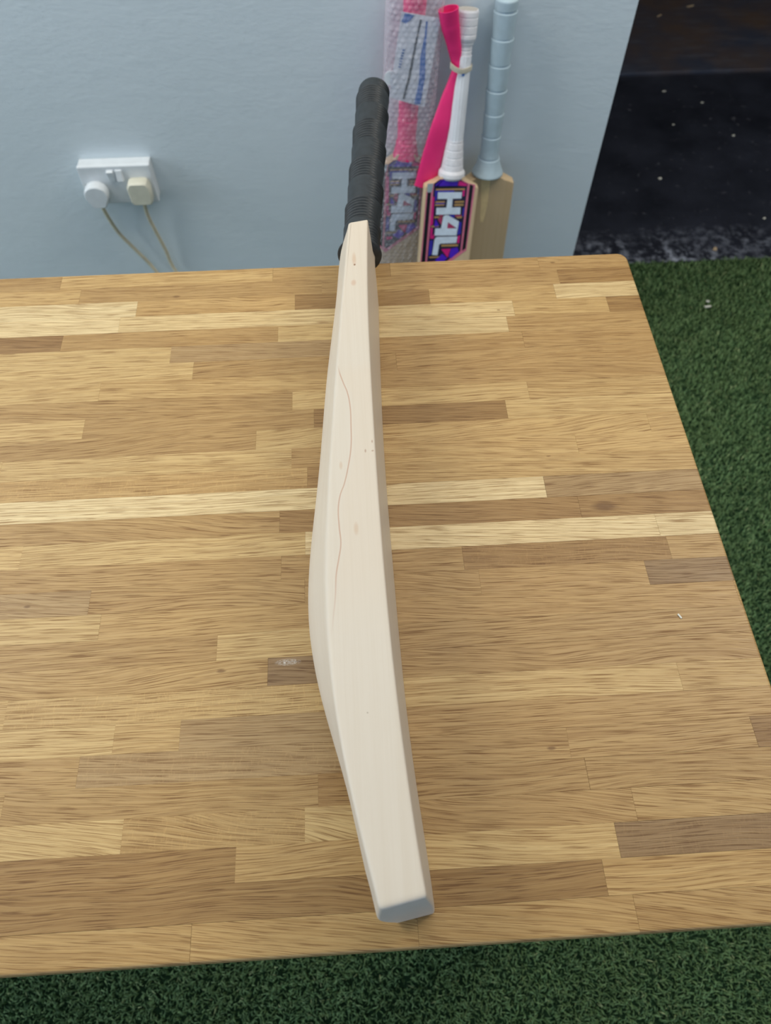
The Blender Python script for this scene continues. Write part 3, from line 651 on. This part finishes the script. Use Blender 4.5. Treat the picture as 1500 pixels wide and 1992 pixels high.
# --- spare pink grip held to the bound handle by a rubber band
ctrl = [(872.5, 17, 1.372, .0168, .0125), (875.5, 45, 1.372, .0160, .0100), (882, 80, 1.374, .0130, .0085), (887.5, 112, 1.374, .0105, .0070), (890, 130, 1.3725, .0085, .0075), (885.5, 150, 1.370, .0100, .0065), (873, 195, 1.361, .0150, .0055),
        (857, 250, 1.350, .0185, .0052), (843, 300, 1.346, .0200, .0052), (826, 363, 1.3430, .0208, .0062)]
PG = []; 
for q in spline([(*onY(a, b, Y_), ra, rb) for a, b, Y_, ra, rb in ctrl], 90): PG.append(q)
g_ = empty('spare_grip', tuple(PG[-1][:3])); tag(g_, 'loose bright pink rubber grip strapped beside the white bound handle', 'bat grip')
pts = [Vector(q[:3])-Vector(PG[-1][:3]) for q in PG]; secs_o, secs_i = [], []
for i, p in enumerate(pts):
    d = (pts[min(i+1, 90)]-pts[max(i-1, 0)]).normalized(); a_ = Vector((0, 1, 0)).cross(d).normalized(); b_ = d.cross(a_)
    st = (i/90*8) % 1; k = 1+.035*(1-st); ra, rb = PG[i][3]*k, PG[i][4]*k
    if a_.x < 0: a_ = -a_
    secs_o.append([p+a_*math.cos(t)*ra+b_*math.sin(t)*rb for t in np.linspace(0, 2*math.pi, 36, endpoint=False)])
    secs_i.append([p+a_*math.cos(t)*(ra-.0014)+b_*math.sin(t)*(rb-.0014) for t in np.linspace(0, 2*math.pi, 36, endpoint=False)])
v, f = loft(secs_o+secs_i[::-1]+[secs_o[0]], cap=False); fixn(mesh('rubber_tube', v, f, 'rubber_pink', g_, smooth=True, sharp=40))
# rubber band
b0 = [onY(877, 128, 1.362), onY(884, 134, 1.360), onY(896, 139, 1.358), onY(908, 137, 1.362), onY(917, 132, 1.374), onY(916, 128, 1.393), onY(902, 126, 1.398), onY(886, 122, 1.392), onY(877.5, 124, 1.378)]
cb = sum((Vector(p) for p in b0), Vector())/len(b0)
o = empty('rubber_band', tuple(cb)); tag(o, 'cream rubber band around the pink grip and white handle', 'rubber band')
loopp = spline([tuple(Vector(p)-cb) for p in b0+[b0[0]]], 60)[:-1]
secs = []
for i, p in enumerate(loopp):
    p = Vector(p); d = (Vector(loopp[(i+1) % 60])-Vector(loopp[i-1])).normalized(); n = d.cross(Vector((0, 0, 1))).normalized(); u = n.cross(d)
    secs.append([p+n*a-u*b for a, b in ((-.0006, -.0042), (.0006, -.0042), (.0009, 0), (.0006, .0042), (-.0006, .0042), (-.0009, 0))])
v, f = loft(secs+[secs[0]], cap=False); fixn(mesh('band', v, f, 'band_rubber', o, smooth=True, sharp=60))

# ------------------------------------------------------------------ wall socket, plugs and cables
PD = .030                                                 # surface box depth
FPY = WY-PD
tl, br = onY(147, 326, FPY), onY(304, 388, FPY)
tr_ = onY(289.5, 320.5, FPY); cxs = (tl.x+tr_.x)/2; zt_ = (tl.z+tr_.z)/2; wS = .1435; hS = .084
sk = empty('double_socket', (cxs, WY, zt_-hS/2)); tag(sk, 'white double wall socket with two plugs in it', 'socket')
boxm('back_box', (-wS/2+.001, -PD+.009, -hS/2+.001), (wS/2-.001, 0, hS/2-.001), 'plastic_white2', sk, .002)
boxm('face_plate', (-wS/2, -PD, -hS/2), (wS/2, -PD+.0095, hS/2), 'plastic_white', sk, .0025, 3)
def rocker(x, ang):
    o = boxm('switch', (-.0065, -.005, -.0115), (.0065, .004, .0115), 'plastic_white', sk, .0012); o.location = (x, -PD-.0005, .022); o.rotation_euler = (ang, 0, 0); return o
rocker(-.0085, .16); rocker(.0085, -.16)
for sx in (-.062, .062): 
    o = mesh('screw', *loft([[(.0028*math.cos(t), y, .0028*math.sin(t)) for t in np.linspace(0, 2*math.pi, 14, endpoint=False)] for y in (-.0006, .002)]), 'screw_metal', sk); fixn(o); o.location = (sx, -PD, .002)
def plug(px, py, w, h, dep, mat, label, outline, ctrl, rot=0):
    c = onY(px, py, FPY-dep); o = empty('plug', (c.x, FPY, c.z)); tag(o, label, 'plug')
    secs = []
    for t, k in ((0, .88), (.12, .93), (.16, .86), (.22, .98), (.7, 1), (.92, .96), (1, .88)):
        secs.append([(x*w*k, -dep*t, z*h*k) for x, z in outline])
    v, f = loft(secs); fixn(mesh('plug_body', v, f, mat, o, smooth=True, sharp=35))
    P = [Vector((0, -dep*.5, -h*.46))]+[onY(a, b, Y_)-Vector((c.x, FPY, c.z)) for a, b, Y_ in ctrl]
    last = P[-1]; P += [Vector((last.x+.05, last.y-.02, .18-c.z)), Vector((last.x+.09, last.y-.10, .008-c.z+0)), Vector((last.x+.0, last.y-.22, .008-c.z))]
    pp = [Vector(q) for q in spline([tuple(p) for p in P], 80)]
    for q in pp: q.z = max(q.z, .0065-c.z)
    tube('cable', pp, .0039, 'cable_cream', o, 10)
    tube('cable_sleeve', [Vector((0, -dep*.5, -h*.40)), Vector((0, -dep*.5, -h*.54))], .0045, mat, o, 12)
    return o
ou1 = [(math.cos(t)*.5, .12+math.sin(t)*.38) for t in np.linspace(0, math.pi, 14)]+[(-.5, -.05), (-.28, -.47), (-.22, -.5), (.22, -.5), (.28, -.47), (.5, -.05)]
ou2 = [(.5, .28), (.40, .46), (.30, .5), (-.30, .5), (-.40, .46), (-.5, .28), (-.48, -.36), (-.40, -.48), (-.30, -.5), (.30, -.5), (.40, -.48), (.48, -.36)]
p1 = plug(188, 386, .047, .050, .024, 'plastic_white', 'rounded white plug in the double socket with a trailing cream cable', ou1, [(212,425,WY-.030),(233,455,WY-.022),(268,490,WY-.018),(303,527,WY-.016)])
boxm('fuse_mark', (-.0245, -.016, .000), (-.0222, -.012, .004), 'red_dot', p1, .0006)
plug(272, 380, .046, .050, .026, 'plastic_cream', 'squarish yellowed plug in the double socket with a trailing cream cable', ou2, [(288,420,WY-.032),(302,448,WY-.024),(322,486,WY-.018),(341,526,WY-.016)])

# ------------------------------------------------------------------ small litter
def chip(name, px, z, size, rot, mat, label, cat, group=None):
    p = onz(*px, z); bm = bmesh.new(); bmesh.ops.create_cube(bm, size=1)
    for v in bm.verts: v.co = Vector((v.co.x*size[0]*(1+.25*v.co.y), v.co.y*size[1]*(1-.3*v.co.x), (v.co.z+.5)*size[2]+.15*size[2]*math.sin(v.co.x*3)))
    bmesh.ops.bevel(bm, geom=bm.edges[:], offset=min(size)*.3, segments=2, affect='EDGES')
    me = bpy.data.meshes.new(name); bm.to_mesh(me); bm.free(); o = bpy.data.objects.new(name, me); COL.objects.link(o); me.materials.append(MATS[mat])
    o.location = (p.x, p.y, z); o.rotation_euler = (0, 0, rot); return tag(o, label, cat, group)
chip('wood_chip', (1377, 597), .012, (.018, .006, .003), .05, 'chip_white', 'longer white flake lying on the green turf', 'wood chip')
chip('wood_chip', (1377, 587), .012, (.009, .006, .003), -.5, 'chip_white', 'shorter white flake lying on the green turf', 'wood chip')
for q, s_, r_, mt in (((1284,348),(.010,.009,.003),.3,'chip_white'), ((1391,485),(.014,.010,.003),1,'chip_tan'), ((1427,264),(.009,.006,.002),.3,'chip_white'), ((1310,243),(.007,.006,.002),0,'chip_white'), ((1292,178),(.012,.005,.002),0,'chip_white'), ((1366,200),(.010,.005,.002),0,'chip_white'), ((1487,425),(.008,.006,.002),.4,'chip_white')):
    chip('litter_flake', q, .0, s_, r_, mt, 'tan flake on the scuffed edge of the black floor beside the turf' if mt == 'chip_tan' else 'large round white flake on the clean middle of the black painted floor' if s_[1] == .009 else 'small pale flake of litter on the black painted floor', 'litter', 'flakes on the black floor')
chip('wood_shaving', (1283, 31), .012, (.022, .006, .003), .6, 'chip_tan', 'straight pale shaving on the dark slab behind the black floor', 'shaving')
chip('wood_shaving', (1343, 13), .012, (.030, .007, .004), .3, 'chip_tan', 'longer brown shaving on the dark slab behind the black floor', 'shaving')
